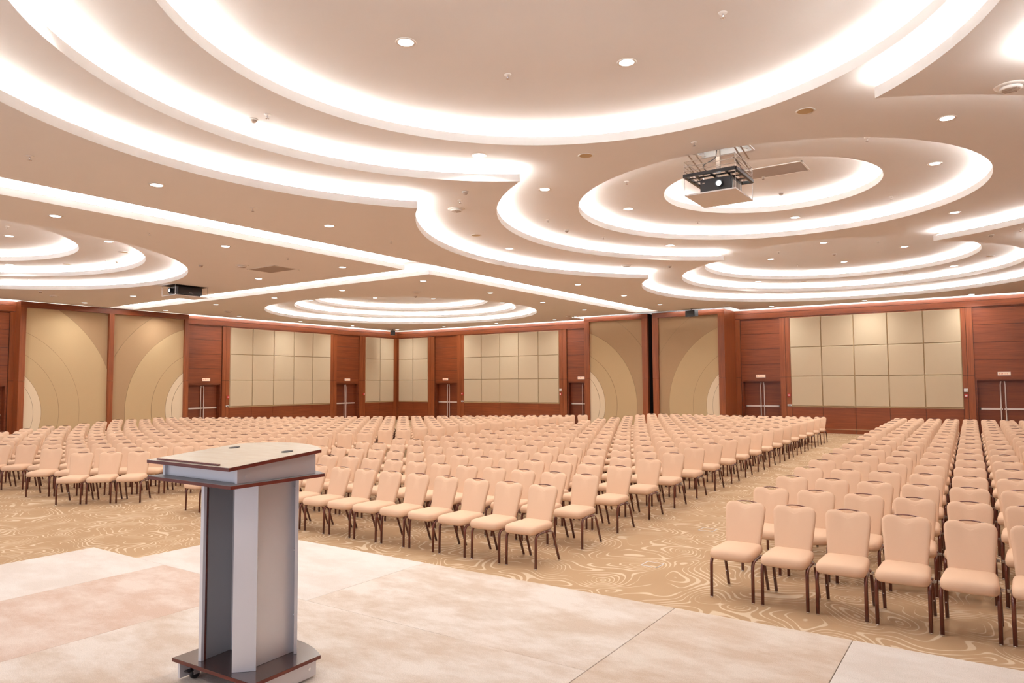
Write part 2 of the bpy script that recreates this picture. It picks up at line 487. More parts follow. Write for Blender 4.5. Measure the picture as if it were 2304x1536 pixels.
tag(link('wall_right', fixn(b), M['wood_h']), 'wood veneered right side wall', 'wall', kind='structure')

# acoustic panels: each fabric square is a thing
ORD = ['', 'first', 'second', 'third', 'fourth', 'fifth', 'sixth', 'seventh', 'eighth', 'ninth', 'tenth', 'eleventh', 'twelfth', 'thirteenth',
       'fourteenth', 'fifteenth', 'sixteenth', 'seventeenth', 'eighteenth', 'nineteenth', 'twentieth', 'twenty-first', 'twenty-second', 'twenty-third',
       'twenty-fourth', 'twenty-fifth', 'twenty-sixth', 'twenty-seventh', 'twenty-eighth', 'twenty-ninth', 'thirtieth', 'thirty-first', 'thirty-second',
       'thirty-third', 'thirty-fourth', 'thirty-fifth', 'thirty-sixth']
ROWN = ['bottom', 'middle', 'top']
def acoustic(T, a, c, n, where, rev=False):
    zz = [(1.142, 2.385), (2.405, 3.635), (3.655, 4.925)]
    w_ = (c - a) / n
    for i in range(n):
        for j, (z0, z1) in enumerate(zz):
            b = bmesh.new()
            u0, u1 = a + i * w_ + .018, a + (i + 1) * w_ - .018
            e = .02
            rings = [(0, -.004), (0, .028), (e * .35, .040), (e, .045)]
            vr = []
            for ins, nn in rings:
                vr.append([b.verts.new(T(Vector(p))) for p in ((u0 + ins, nn, z0 + ins), (u1 - ins, nn, z0 + ins), (u1 - ins, nn, z1 - ins), (u0 + ins, nn, z1 - ins))])
            for p, q in zip(vr, vr[1:]):
                for k in range(4): b.faces.new((p[k], p[(k + 1) % 4], q[(k + 1) % 4], q[k]))
            b.faces.new(vr[-1]); b.faces.new(vr[0])
            o = link('acoustic_panel', fixn(b), M['panel'])
            col = n - i if rev else i + 1
            tag(o, 'beige fabric square, %s, %s row, %s from left' % (where, ROWN[j], ORD[col]), 'acoustic panel', 'fabric squares in the ' + where)
acoustic(TW2, *PAN2[0], 'narrow grid just right of the far corner')
acoustic(TW2, *PAN2[1], 'wide grid right of the far corner')
acoustic(TW2, *PAN2[2], 'big grid above the right aisle')
acoustic(TW1, *PAN1[0], 'wide grid on the left wall')
acoustic(TW1, *PAN1[1], 'narrow grid just left of the far corner')

# ------------------------------------------------------------------ doors
def door(n, T, a, c, label):
    b = bmesh.new()
    wbox(b, T, a, a + .06, -.42, -.07, 0, 2.22); wbox(b, T, c - .06, c, -.42, -.07, 0, 2.22); wbox(b, T, a, c, -.42, -.09, 2.17, 2.22)
    root = link('door_%d' % n, fixn(b), M['door']); tag(root, label, 'door', kind='structure')
    mid = (a + c) / 2
    for s, (p, q) in ((-1, (a + .065, mid - .004)), (1, (mid + .004, c - .065))):
        b = bmesh.new(); zs = [0.01, .72, 1.42, 2.165]
        for i in range(3): wbox(b, T, p, q, -.34, -.30, zs[i], zs[i + 1] - .008)
        wbox(b, T, p, q, -.335, -.305, .01, 2.165)
        lf = link('door_leaf', fixn(b), M['door'], root)
        b = bmesh.new()     # horizontal push bar
        z = 1.10; wbox(b, T, p + .05 if s < 0 else p + .02, q - .02 if s < 0 else q - .05, -.275, -.235, z - .034, z + .034)
        for uu in (p + .07, q - .07): wbox(b, T, uu - .02, uu + .02, -.30, -.235, z - .03, z + .03)
        link('push_bar', fixn(b), M['alu'], lf)
        b = bmesh.new()     # full height latch rod
        uu = mid + s * .075
        pts = [T(Vector(v)) for v in ((uu - s * .02, -.27, 2.14), (uu, -.26, 2.0), (uu, -.26, 1.18), (uu + s * .012, -.24, 1.10), (uu, -.26, 1.02), (uu, -.26, .08))]
        tube(b, pts, .021, n=6)
        link('latch_rod', fixn(b), M['alu'], lf)
    return root
door(1, TW1, *BAY1[0], 'wooden double door at the left edge of the view')
door(2, TW1, *BAY1[1], 'wooden double door with crossing steel bars beside the left arched bay')
door(3, TW1, *BAY1[2], 'wooden double door on the left wall nearest the far corner')
door(4, TW2, *BAY2[0], 'wooden double door just right of the far corner')
door(5, TW2, *BAY2[1], 'wooden door half hidden by the projecting arched bay')
door(6, TW2, *BAY2[2], 'wooden double door right of the projecting arched bay')
door(7, TW2, *BAY2[3], 'wooden double door at the right edge of the view')

# ------------------------------------------------------------------ small things on the walls
def wall_sign(T, u, label, hw=.20):
    b = bmesh.new(); wbox(b, T, u - hw, u + hw, -.075, -.035, 2.36, 2.49)
    o = link('exit_sign', fixn(b), M['white']); tag(o, label, 'sign', 'small lit signs over the doors')
    b = bmesh.new(); wbox(b, T, u - hw + .008, u + hw - .008, -.036, -.032, 2.368, 2.482); link('sign_face', fixn(b), M['sign'], o)
    b = bmesh.new()
    wbox(b, T, u - hw + .03, u - hw + .06, -.033, -.030, 2.40, 2.45); wbox(b, T, u - .06, u - .03, -.033, -.030, 2.44, 2.46)
    for i in range(5): wbox(b, T, u - .10 + .045 * i, u - .075 + .045 * i, -.033, -.030, 2.405, 2.43)
    link('sign_marks', fixn(b), M['ink'], o)
wall_sign(TW1, 19.45, 'small pale lit sign over the door beside the left arched bay')
wall_sign(TW1, 28.2, 'small pale lit sign over the door left of the far corner')
wall_sign(TW2, -26.7, 'small pale lit sign over the door right of the far corner')
wall_sign(TW2, -17.68, 'small pale lit sign over the half hidden door')
wall_sign(TW2, -8.65, 'small pale lit sign over the door right of the projecting bay')
wall_sign(TW2, .22, 'small pale lit sign over the door at the right edge', .20)

def alarm(T, u, label):
    b = bmesh.new(); wbox(b, T, u - .055, u + .055, 0, .05, 1.53, 1.65); o = link('fire_alarm', fixn(b), M['red'])
    bmesh_b = bmesh.new(); wbox(bmesh_b, T, u - .035, u + .035, .05, .056, 1.565, 1.615); link('press_plate', fixn(bmesh_b), M['white'], o)
    tag(o, label, 'fire alarm', 'red call points beside the doors')
alarm(TW1, 20.56, 'red fire call point left of the wide grid on the left wall')
alarm(TW1, 29.42, 'red fire call point left of the narrow corner grid')
alarm(TW2, -25.40, 'red fire call point right of the corner door')
alarm(TW2, -18.87, 'red fire call point beside the half hidden door')
alarm(TW2, -7.46, 'red fire call point left of the big right hand grid')
alarm(TW2, -1.0, 'red fire call point right of the big right hand grid')

def thermostat(T, u, label):
    b = bmesh.new(); wbox(b, T, u - .085, u + .085, 0, .025, 1.12, 1.20); o = link('thermostat', fixn(b), M['white'])
    b = bmesh.new(); wbox(b, T, u - .05, u + .05, .025, .029, 1.145, 1.178); link('display', fixn(b), M['black'], o)
    tag(o, label, 'thermostat', 'white thermostats beside the doors')
thermostat(TW1, 20.55, 'white thermostat with dark display left of the wide left wall grid')
thermostat(TW2, -25.40, 'white thermostat with dark display right of the corner door')
thermostat(TW2, -7.45, 'white thermostat with dark display left of the big right hand grid')
def lockbox(T, u, label):
    b = bmesh.new(); wbox(b, T, u - .065, u + .065, 0, .04, 1.74, 1.87); o = link('wall_box', fixn(b), M['white'])
    b = bmesh.new(); wbox(b, T, u + .015, u + .05, .04, .048, 1.76, 1.80); link('knob', fixn(b), M['grille'], o)
    tag(o, label, 'wall box', 'white wall boxes above the red call points')
lockbox(TW2, -18.87, 'square white wall box beside the half hidden door')
lockbox(TW2, -1.0, 'square white wall box right of the big right hand grid')

# ------------------------------------------------------------------ projecting bays with arched fabric
def clip(poly, x0, x1, y0, y1):
    def cl(P, ins, inter):
        out = []
        for i in range(len(P)):
            a, b2 = P[i - 1], P[i]
            if ins(b2):
                if not ins(a): out.append(inter(a, b2))
                out.append(b2)
            elif ins(a): out.append(inter(a, b2))
        return out
    def ix(v): return lambda a, b2: (v, a[1] + (b2[1] - a[1]) * (v - a[0]) / (b2[0] - a[0]))
    def iy(v): return lambda a, b2: (a[0] + (b2[0] - a[0]) * (v - a[1]) / (b2[1] - a[1]), v)
    for ins, it in ((lambda p: p[0] >= x0, ix(x0)), (lambda p: p[0] <= x1, ix(x1)), (lambda p: p[1] >= y0, iy(y0)), (lambda p: p[1] <= y1, iy(y1))):
        poly = cl(poly, ins, it)
        if not poly: return poly
    return poly

def arched(T, u0, u1, z0, z1, cu, layers, root, n0):
    b = bmesh.new(); wbox(b, T, u0, u1, n0 - .05, n0, z0, z1)
    fp = link('fabric_panel', fixn(b), M['fab_out'], root)
    n = n0
    for r, m, name in layers:
        for rr, mm, nm, t in ((r + .014, M['piping'], 'piping', .006), (r, m, name, .012)):
            P = clip([(cu + rr * cos(2 * pi * i / 180), 1.13 + rr * sin(2 * pi * i / 180)) for i in range(180)], u0, u1, z0, z1)
            if len(P) < 3: continue
            b = bmesh.new()
            lo = [b.verts.new(T(Vector((p[0], n, p[1])))) for p in P]; hi = [b.verts.new(T(Vector((p[0], n + t, p[1])))) for p in P]
            b.faces.new(lo); b.faces.new(hi)
            for i in range(len(P)): b.faces.new((lo[i], lo[(i + 1) % len(P)], hi[(i + 1) % len(P)], hi[i]))
            o = link(nm, fixn(b), mm, fp)
            n += t * .7
    return fp

def bay(T, u0, u1, depth, gap, fr, label, cl, cr, bigl, bigr, slot_depth):
    """projecting bay: outer stiles, central stiles either side of a gap, two fabric fields"""
    root = empty('arched_fabric_bay', T(Vector(((u0 + u1) / 2, 0, 0))))
    inv = root.location.copy()
    TT = lambda v: T(v) - inv
    tag(root, label, 'wall bay')
    g0, g1 = gap
    segs = [(u0, u0 + fr), (g0 - fr, g0), (g1, g1 + fr), (u1 - fr, u1)] if g1 - g0 > .05 else [(u0, u0 + fr), (g0 - fr / 2, g0 + fr / 2), (u1 - fr, u1)]
    for a, c in segs:
        b = bmesh.new()
        wbox(b, TT, a, c, depth - .16, depth, 0, 2.36); wbox(b, TT, a, c, depth - .16, depth, 2.37, 5.13)
        link('frame_post', fixn(b), M['wood_v'], root)
    fields = [(u0 + fr, segs[1][0]), (segs[-2][1], u1 - fr)]
    b = bmesh.new()
    for a, c in ((u0, g0), (g1, u1)) if g1 - g0 > .05 else ((u0, u1),):
        wbox(b, TT, a, c, depth - .16, depth, 5.13, Z0 - .01); wbox(b, TT, a + fr, c - fr, depth - .16, depth - .02, 0, .12)
    link('frame_rail', fixn(b), M['wood_h'], root)
    for a, c in ((u0, u0 + .05), (u1 - .05, u1)):
        b = bmesh.new(); wbox(b, TT, a, c, 0, depth - .16, 0, Z0 - .01); link('side_panel', fixn(b), M['wood_v'], root)
    if g1 - g0 > .05:
        b = bmesh.new(); wbox(b, TT, g0, g1, depth - 1.2, depth - 1.15, 0, Z0); wbox(b, TT, g0 - .05, g0, depth - 1.15, depth - .16, 0, Z0 - .01); wbox(b, TT, g1, g1 + .05, depth - 1.15, depth - .16, 0, Z0 - .01)
        link('track_recess', fixn(b), M['dark'], root)
    nf = depth - .12
    L_ = [(bigl, M['fab_mid'], 'fabric_arch')] + [(2.62, M['fab_mid'], 'fabric_arch'), (2.0, M['fab_in'], 'fabric_arch'), (1.72, M['fab_in'], 'fabric_arch')]
    if bigl > 4: L_.insert(1, (3.37, M['fab_mid'], 'fabric_arch'))
    else: L_.insert(0, (4.75, M['fab_out'], 'fabric_arch'))
    R_ = [(4.75, M['fab_out'], 'fabric_arch'), (bigr, M['fab_mid'], 'fabric_arch'), (2.60, M['fab_mid'], 'fabric_arch'), (1.98, M['fab_in'], 'fabric_arch'), (1.70, M['fab_in'], 'fabric_arch')]
    arched(TT, fields[0][0], fields[0][1], .12, 5.13, cl, L_, root, nf)
    arched(TT, fields[1][0], fields[1][1], .12, 5.13, cr, R_, root, nf)
    return root
bay(TW1, 11.54, 18.25, .44, (14.87, 14.87), .20, 'shallow wood framed bay with two arched fabric fields on the left wall', 10.36, 19.25, 4.73, 3.72, .3)
bay(TW2, -16.61, -9.72, 1.57, (-13.30, -13.06), .28, 'deep projecting wood framed bay with two arched fabric fields and dark central gap', -17.55, -8.61, 3.64, 3.71, .3)

# ------------------------------------------------------------------ stage
SH = .5
M['st_cream'] = stage_mat('stage_carpet_cream', (.56, .46, .375), (.69, .625, .565), 0.0)
M['st_pale'] = stage_mat('stage_carpet_pale', (.645, .58, .525), (.71, .66, .615), 3.7)
M['st_sand'] = stage_mat('stage_carpet_sand', (.55, .44, .35), (.67, .59, .515), 7.7)
M['st_pink'] = stage_mat('stage_carpet_pink', (.56, .42, .34), (.67, .57, .50), 5.1)
DECKS = [(-7.00, -4.512, 3.76, 5.15, 'st_pale', 'pale carpeted stage deck at the far left of the front edge, behind the lectern'),
         (-4.508, -2.052, 3.76, 5.15, 'st_cream', 'cream carpeted stage deck at the front edge, right of the lectern'),
         (-2.048, -0.842, 2.60, 5.15, 'st_sand', 'sand coloured carpeted stage deck with a seam on each side, front edge'),
         (-0.838, 2.40, 2.60, 5.15, 'st_pale', 'pale carpeted stage deck in the lower right corner of the view'),
         (-7.84, -6.522, -1.0, 3.757, 'st_pale', 'pale outermost stage deck at the left side of the stage'),
         (-6.519, -5.092, -1.0, 3.757, 'st_pink', 'pinkish carpeted stage deck left of the lectern'),
         (-5.089, -2.052, -1.0, 3.757, 'st_cream', 'large mottled stage deck the lectern stands on'),
         (-2.048, 2.40, -1.0, 2.596, 'st_cream', 'carpeted stage deck under the camera position')]
for x0, x1, y0, y1, m, lab in DECKS:
    root = empty('stage_deck', ((x0 + x1) / 2, (y0 + y1) / 2, 0)); tag(root, lab, 'stage', 'modular carpeted stage decks')
    hx, hy = (x1 - x0) / 2, (y1 - y0) / 2
    b = bmesh.new(); box(b, -hx, hx, -hy, hy, SH - .03, SH)
    bmesh.ops.bevel(b, geom=[e for e in b.edges if all(v.co.z > SH - .01 for v in e.verts)], offset=.002, segments=1, affect='EDGES')
    link('carpet_top', fixn(b), M[m], root)
    b = bmesh.new(); box(b, -hx + .005, hx - .005, -hy + .005, hy - .005, 0, SH - .03); link('deck_base', fixn(b), M[m], root)

# ------------------------------------------------------------------ lectern
LE = empty('lectern', (-3.26, 2.37, SH), radians(2.3))
tag(LE, 'wheeled silver and dark wood lectern with slanted top standing on the stage', 'lectern')
def lbox(name, m, *a, parent=LE, bev=0.0):
    b = bmesh.new(); box(b, *a)
    if bev: bmesh.ops.bevel(b, geom=b.edges[:], offset=bev, segments=2, affect='EDGES')
    return link(name, fixn(b), m, parent)
def curved(x0, x1, y0, y1, bul, n=18):
    pts = [(x0, y0), (x1, y0), (x1, y1)]
    for i in range(1, n):
        t = i / n; pts.append((x1 + (x0 - x1) * t, y1 + bul * (1 - (2 * t - 1) ** 2)))
    pts.append((x0, y1)); return pts
def slab(name, pts, z0, z1, mtop, medge, slope=0.0, y0=0.0, parent=LE, lip=.0015):
    b = bmesh.new(); prism(b, pts, z0, z1 - lip)
    fixn(b)
    for v in b.verts: v.co.z += slope * (v.co.y - y0)
    o = link(name, b, medge, parent)
    b = bmesh.new()
    cx = sum(p[0] for p in pts) / len(pts); cy = sum(p[1] for p in pts) / len(pts)
    prism(b, [(cx + (p[0] - cx) * .997, cy + (p[1] - cy) * .997) for p in pts], z1 - lip, z1)
    fixn(b)
    for v in b.verts: v.co.z += slope * (v.co.y - y0)
    link('top_veneer', b, mtop, o)
    return o
slab('base_plate', curved(-.70, 0, 0, .47, .10), .105, .125, M['deck'], M['edge'])
slab('lower_shelf', curved(-.745, .04, -.155, .455, .10), 1.149, 1.168, M['grey'], M['edge'])
M['top'] = wood('lectern_top_laminate', (.66, .60, .48), (.74, .69, .57), (2, 14, 2), rough=.22, spec=.6, coat=.4)
top = slab('desk_top', curved(-.735, .04, -.165, .43, .13), 1.241, 1.260, M['top'], M['edge'], slope=.08, y0=-.165)
b = bmesh.new(); box(b, -.66, -.08, -.150, -.135, 1.262, 1.270)
link('pencil_stop', fixn(b), M['edge'], top)
for gx in (-.60, -.10):
    b = bmesh.new(); lathe(b, [(.033, 0), (.033, .002)], 24)
    o = link('cable_grommet', fixn(b), M['dark'], top); o.location = (gx, .30, 1.2605 + .08 * .465); o.rotation_euler = (math.atan(.08), 0, 0)
# box between shelf and desk top
b = bmesh.new()
def slopebox(b, x0, x1, y0, y1, z0, z1):
    vs = box(b, x0, x1, y0, y1, z0, z1)
    for v in vs:
        if v.co.z > z0 + .001: v.co.z = 1.239 + .08 * (v.co.y + .165)
slopebox(b, -.02, 0, -.09, .42, 1.169, 1.2)
link('side_cheek', fixn(b), M['silver'], LE)
b = bmesh.new(); slopebox(b, -.70, -.68, -.09, .42, 1.169, 1.2); link('side_cheek', fixn(b), M['silver'], LE)
b = bmesh.new(); slopebox(b, -.68, -.02, -.075, -.055, 1.169, 1.2); link('drawer_front', fixn(b), M['silver'], LE)
b = bmesh.new(); slopebox(b, -.68, -.02, .40, .42, 1.169, 1.2); link('back_board', fixn(b), M['silver'], LE)
# pedestal
def board(name, p, q, z0, z1, th, m, parent=LE):
    P, Q = Vector((*p, 0)), Vector((*q, 0)); d = (Q - P).normalized(); nn = Vector((-d.y, d.x, 0)) * th / 2
    b = bmesh.new(); prism(b, [(P - nn)[:2], (Q - nn)[:2], (Q + nn)[:2], (P + nn)[:2]], z0, z1)
    return link(name, fixn(b), m, parent)
for o in list(LE.children):      # the head of the lectern sits slightly turned on its pedestal
    if o.name.split('.')[0] in ('lower_shelf', 'desk_top', 'side_cheek', 'drawer_front', 'back_board'):
        a_ = radians(-2.4); px_, py_ = -.35, .15
        o.rotation_euler = (0, 0, a_); o.location = (px_ - px_ * cos(a_) + py_ * sin(a_), py_ - px_ * sin(a_) - py_ * cos(a_), 0)
ZB, ZT = .126, 1.1485
board('corner_board', (-.226, .046), (-.134, .129), ZB, ZT, .018, M['silver'])
board('corner_board', (-.517, .050), (-.517, .068), ZB, ZT, .026, M['silver'])
board('corner_board', (-.134, .400), (-.222, .480), ZB, ZT, .018, M['silver'])
board('corner_board', (-.526, .400), (-.438, .480), ZB, ZT, .018, M['silver'])
board('side_board', (-.185, .105), (-.185, .43), ZB, ZT, .016, M['silver'])
board('side_board', (-.519, .086), (-.536, .43), ZB, ZT, .016, M['grey'])
board('board_edging', (-.517, .070), (-.517, .082), ZB, ZT, .018, M['edge'])
board('inner_back', (-.528, .262), (-.193, .262), ZB, ZT, .016, M['silver'])
board('front_board', (-.492, .445), (-.193, .445), ZB, ZT, .016, M['silver'])
for x, y, z in ((-.142, .392, .35), (-.142, .392, .72), (-.142, .392, 1.08)):
    b = bmesh.new(); lathe(b, [(.008, 0), (.008, .003)], 10); o = link('screw_cap', fixn(b), M['chrome'], LE)
    o.location = (x, y, z); o.rotation_euler = (radians(90), 0, radians(-45))
for y, z in ((-.055, 1.20), (.385, 1.245)):
    b = bmesh.new(); lathe(b, [(.009, 0), (.009, .002)], 12); o = link('screw_cap', fixn(b), M['silver'], LE); o.location = (0.0, y, z); o.rotation_euler = (0, radians(90), 0)
# base skirt and castors
lbox('base_skirt', M['silver'], -.045, -.027, .02, .46, .012, .105)
lbox('base_skirt', M['silver'], -.673, -.655, .02, .46, .012, .105)
b = bmesh.new(); lathe(b, [(.009, 0), (.009, .002)], 12); o = link('screw_cap', fixn(b), M['chrome'], LE); o.location = (-.027, .41, .06); o.rotation_euler = (0, radians(90), 0)
for cx, cy in ((-.61, .085), (-.10, .085), (-.61, .40), (-.10, .40)):
    ca = empty('castor', (cx, cy, 0)); ca.parent = LE
    b = bmesh.new(); lathe(b, [(.006, -.011), (.026, -.011), (.030, -.006), (.030, .006), (.026, .011), (.006, .011)], 18)
    for v in b.verts: v.co = Vector((v.co.z, v.co.x, v.co.y + .031))
    link('wheel', fixn(b), M['rubber'], ca)
    b = bmesh.new(); box(b, -.02, -.014, -.02, .02, .03, .078); box(b, .014, .02, -.02, .02, .03, .078); box(b, -.028, .028, -.028, .028, .078, .086); lathe(b, [(.008, .086), (.008, .105)], 10)
    link('fork', fixn(b), M['chrome'], ca)
    b = bmesh.new(); box(b, -.018, .018, -.055, -.02, .05, .058); link('brake_pedal', fixn(b), M['black'], ca)

# ------------------------------------------------------------------ banquet chair (faces -y)
def pillow(outline, rings, place):
    """outline: closed list of 2D pts (ccw); rings: (inset, height)"""
    b = bmesh.new(); n = len(outline)
    cx = sum(p[0] for p in outline) / n; cy = sum(p[1] for p in outline) / n
    vr = []
    for ins, h in rings:
        if ins > 1: P0 = offset(outline, -.036); k = ins - 1; P = [(p[0] * (1 - k) + cx * k, p[1] * (1 - k) + cy * k) for p in P0]
        else: P = offset(outline, -ins) if ins else outline
        vr.append([b.verts.new(place(p[0], p[1], h)) for p in P])
    for p, q in zip(vr, vr[1:]):
        for k in range(n): b.faces.new((p[k], p[(k + 1) % n], q[(k + 1) % n], q[k]))
    for ring, h in ((vr[0], rings[0][1]), (vr[-1], rings[-1][1])):
        c = b.verts.new(place(cx, cy, h * 1.0 + (.004 if h > 0 else -.004)))
        for k in range(n): b.faces.new((ring[k], ring[(k + 1) % n], c))
    return fixn(b)

def arc(cx, cy, r, a0, a1, n):
    return [(cx + r * cos(radians(a0 + (a1 - a0) * i / n)), cy + r * sin(radians(a0 + (a1 - a0) * i / n))) for i in range(n + 1)]

def back_outline(hi):
    n = 6 if hi else 3
    # in (x, z); bottom narrow, shoulders wide, scooped top
    R = []
    R += [(.178, .455), (.184, .56), (.194, .68), (.204, .78)]
    R += arc(.205 - .062, .834, .063, 0, 78, n)
    R += [(.120, .899), (.088, .898), (.064, .889), (.034, .876), (0, .871)]
    Lh = [(-x, z) for x, z in reversed(R[:-1])]
    return R + Lh

def seat_outline(hi):
    n = 5 if hi else 2
    pts = arc(.211 - .075, -.345 + .075, .078, -80, -8, n)          # front right
    pts += [(.216, -.20), (.209, -.03)]
    pts += arc(.200 - .06, .172 - .06, .062, 5, 85, 5 if hi else 2)
    half = [(0.0, -.356), (.08, -.354)] + pts
    return half + [(-x, y) for x, y in reversed(half[1:])]

def place_back(x, z, h):
    t = (z - .455) / .43
    y = .140 + .140 * t + .018 * (x / .2) ** 2 * -1 + h
    return (x, y, z - h * .42)
def seat_top(x, y, h):
    crown = .016 * max(0, 1 - (x / .23) ** 2) * (1 if h > 0 else 0)
    lift = .0 if h > 0 else max(0, y) * .08
    front = -.012 * max(0, (-.22 - y) / .13) ** 2 if h > 0 else 0
    return (x, y, .447 + h + crown + lift + front)

CH = {}
def chair_meshes(hi):
    k = 'hi' if hi else 'lo'
    rb = [(.03, -.019), (.010, -.022), (.001, -.012), (0, 0), (.001, .012), (.010, .022), (.03, .027), (1.25, .030), (1.6, .031)] if hi else [(.012, -.020), (0, -.004), (0, .008), (.012, .024)]
    rs = [(.045, -.047), (.016, -.044), (.003, -.028), (0, 0), (.005, .022), (.016, .038), (.036, .046), (1.25, .050), (1.6, .052)] if hi else [(.02, -.045), (0, -.02), (.004, .018), (.03, .044)]
    d = {}
    d['backrest'] = pillow(back_outline(hi), rb, lambda x, z, h: place_back(x, z, -h))
    d['seat'] = pillow(seat_outline(hi), rs, seat_top)
    n = 10 if hi else 5
    b = bmesh.new()      # handle arc over the scooped top
    hp = []
    for i in range(13 if hi else 5):
        t = -1 + 2 * i / (12 if hi else 4); x = .140 * t; z = .887 + .021 * (1 - t * t)
        hp.append((x, .140 + .140 * ((z - .455) / .43) + .002, z))
    tube(b, hp, .011, .006, n=6 if hi else 4, side=Vector((0, 1, 0))); d['handle'] = fixn(b)
    X = .207
    def side(s):
        f = bmesh.new(); r = bmesh.new()
        if hi:
            P = fillet([(s * X, -.272, .012), (s * X, -.262, .392), (s * X * .97, -.12, .400), (s * X * .97, -.06, .400)], .11, 6)
            Q = fillet([(s * X * .97, -.06, .400), (s * X * .97, .125, .392), (s * X, .272, .012)], .09, 6)
        else:
            P = [(s * X, -.272, .0), (s * X, -.262, .33), (s * X, -.21, .392), (s * X, -.06, .400)]
            Q = [(s * X, -.06, .400), (s * X, .10, .392), (s * X, .15, .35), (s * X, .272, .0)]
        tube(f, P, .0165, .0145, n=n); tube(r, Q, .0165, .0145, n=n)
        return fixn(f), fixn(r)
    d['fl'], d['rl'] = side(-1); d['fr'], d['rr'] = side(1)
    b = bmesh.new()
    box(b, -.20, .20, -.20, -.17, .388, .402); box(b, -.20, .20, .07, .10, .388, .402)
    # short uprights carrying the backrest
    for s in (-1, 1): tube(b, [(s * .16, .06, .395), (s * .162, .14, .40), (s * .164, .18, .50)], .010, .006, n=4)
    d['frame'] = fixn(b)
    if hi:
        for s, nm in ((-1, 'bl'), (1, 'br')):
            b = bmesh.new(); a0, a1 = sorted((s * .208, s * .244))
            box(b, a0, a1, .000, .006, .372, .392); box(b, a0, a1, .030, .036, .372, .392); a2, a3 = sorted((s * .241, s * .244)); box(b, a2, a3, .0, .036, .372, .392)
            d[nm] = fixn(b)
        b = bmesh.new(); lathe(b, [(.013, 0), (.0165, .003), (.0165, .012), (.0135, .016)], 10); d['glide'] = fixn(b)
        b = bmesh.new(); lathe(b, [(.006, 0), (.006, .003)], 8); d['screw'] = fixn(b)
    return d
def mk(name, bmx, m, smooth=True):
    me = bpy.data.meshes.new(name); bmx.normal_update(); bmx.to_mesh(me); bmx.free(); me.materials.append(m)
    if smooth:
        for p in me.polygons: p.use_smooth = True
    return me
cmb = chair_meshes(True)
ME = {k: mk('chair_' + k, v, {'backrest': M['chair'], 'seat': M['chair'], 'bl': M['chrome'], 'br': M['chrome'], 'glide': M['chrome'], 'screw': M['chrome'], 'frame': M['black']}.get(k, M['leg']),
          k in ('backrest', 'seat', 'handle', 'fl', 'fr', 'rl', 'rr')) for k, v in cmb.items()}

def make_chair(detail):
    t = empty('banquet_chair')
    def p(name, key, par, loc=(0, 0, 0), rot=(0, 0, 0)):
        o = bpy.data.objects.new(name, ME[key]); COL.objects.link(o); o.parent = par; o.location = loc; o.rotation_euler = rot; return o
    p('seat', 'seat', t)
    p('backrest', 'backrest', t)
    p('handle', 'handle', t)
    p('seat_frame', 'frame', t)
    for key, s, y in (('fl', -1, -.272), ('fr', 1, -.272), ('rl', -1, .272), ('rr', 1, .272)):
        l = p('leg', key, t)
        if detail:
            p('glide', 'glide', l, (s * .207, y, 0))
            if y > 0: p('screw', 'screw', l, (s * .207, .196, .165), (radians(66), 0, 0))
    if detail:
        p('link_bracket', 'bl', t); p('link_bracket', 'br', t)
    return t
def copy_tree(o, parent=None):
    c = o.copy(); COL.objects.link(c); c.parent = parent
    for ch in o.children: copy_tree(ch, c)
    return c

chairs = []      # (x, y, heading, label, group)
NR = 18
ROWS = ORD
def rowname(r): return 'front' if r == 1 else ('last' if r == NR else ORD[r])
for r in range(NR):
    t = r / 17
    for c in range(14):
        x = (-4.74 - .522 * c) * (1 - t) + (-5.32 - .497 * c) * t
        y = 7.40 + 1.165 * r + random.uniform(-.012, .012)
        chairs.append((x + random.uniform(-.006, .006), y, random.uniform(-.015, .015),
                       'peach banquet chair, %s row of the centre block, %s' % (rowname(r + 1), 'on the right aisle' if c == 0 else ORD[c + 1] + ' from the right aisle'), 'peach banquet chairs of the centre block'))
    for c in range(9):
        x = (-2.27 + .503 * c) * (1 - t) + (-2.80 + .503 * c) * t
        y = 7.48 + 1.180 * r + random.uniform(-.01, .01)
        if x > .027 * y + .8: continue
        chairs.append((x + random.uniform(-.003, .003), y, random.uniform(-.015, .015),
                       'peach banquet chair, %s row of the right block, %s' % (rowname(r + 1), 'on the aisle' if c == 0 else ORD[c + 1] + ' from the aisle'), 'peach banquet chairs of the right block'))
LEFTB = [(-19.5, 6.5), (-23.3, 8.1), (-24.7, 9.8), (-25.6, 11.3), (-26.4, 12.4), (-27.6, 13.6), (-28.0, 15.6), (-28.0, 40), (0, 40), (0, 6.5)]
def inside(px, py, poly):
    r = False
    for i in range(len(poly)):
        (x1, y1), (x2, y2) = poly[i - 1], poly[i]
        if (y1 > py) != (y2 > py) and px < (x2 - x1) * (py - y1) / (y2 - y1) + x1: r = not r
    return r
for k in range(13):
    ang = radians(43.0 - 8.0 * k / 12)
    ux, uy = cos(ang), sin(ang)
    ex, ey = -13.76, 7.40 + 1.4817 * k
    for c in range(40):
        hx, hy = ex - ux * .51 * c, ey - uy * .51 * c      # handle position
        if not inside(hx, hy, LEFTB): break
        # chair centre lies .29 in front of the handle; facing normal
        fx, fy = uy, -ux
        chairs.append((hx + fx * .29, hy + fy * .29, ang + random.uniform(-.012, .012),
                       'peach banquet chair, %s row of the angled left block, %s' % ('front' if k == 0 else ('last' if k == 12 else ORD[k + 1]), 'at the right hand end' if c == 0 else ORD[c + 1] + ' from the right end'),
                       'peach banquet chairs of the angled left block'))
chairs.sort(key=lambda q: hypot(q[0], q[1]))
proto = {True: make_chair(True), False: make_chair(False)}
used = {True: False, False: False}
def visible(x, y):
    v = Vector((x, y, .5 - 2.18)); d = v.dot(_f)
    if d < 1: return False
    px = v.dot(_r) / d * F_PX
    return -1152 - 60 * 8 / d * 4 < px < 1152 + 60 * 8 / d * 4
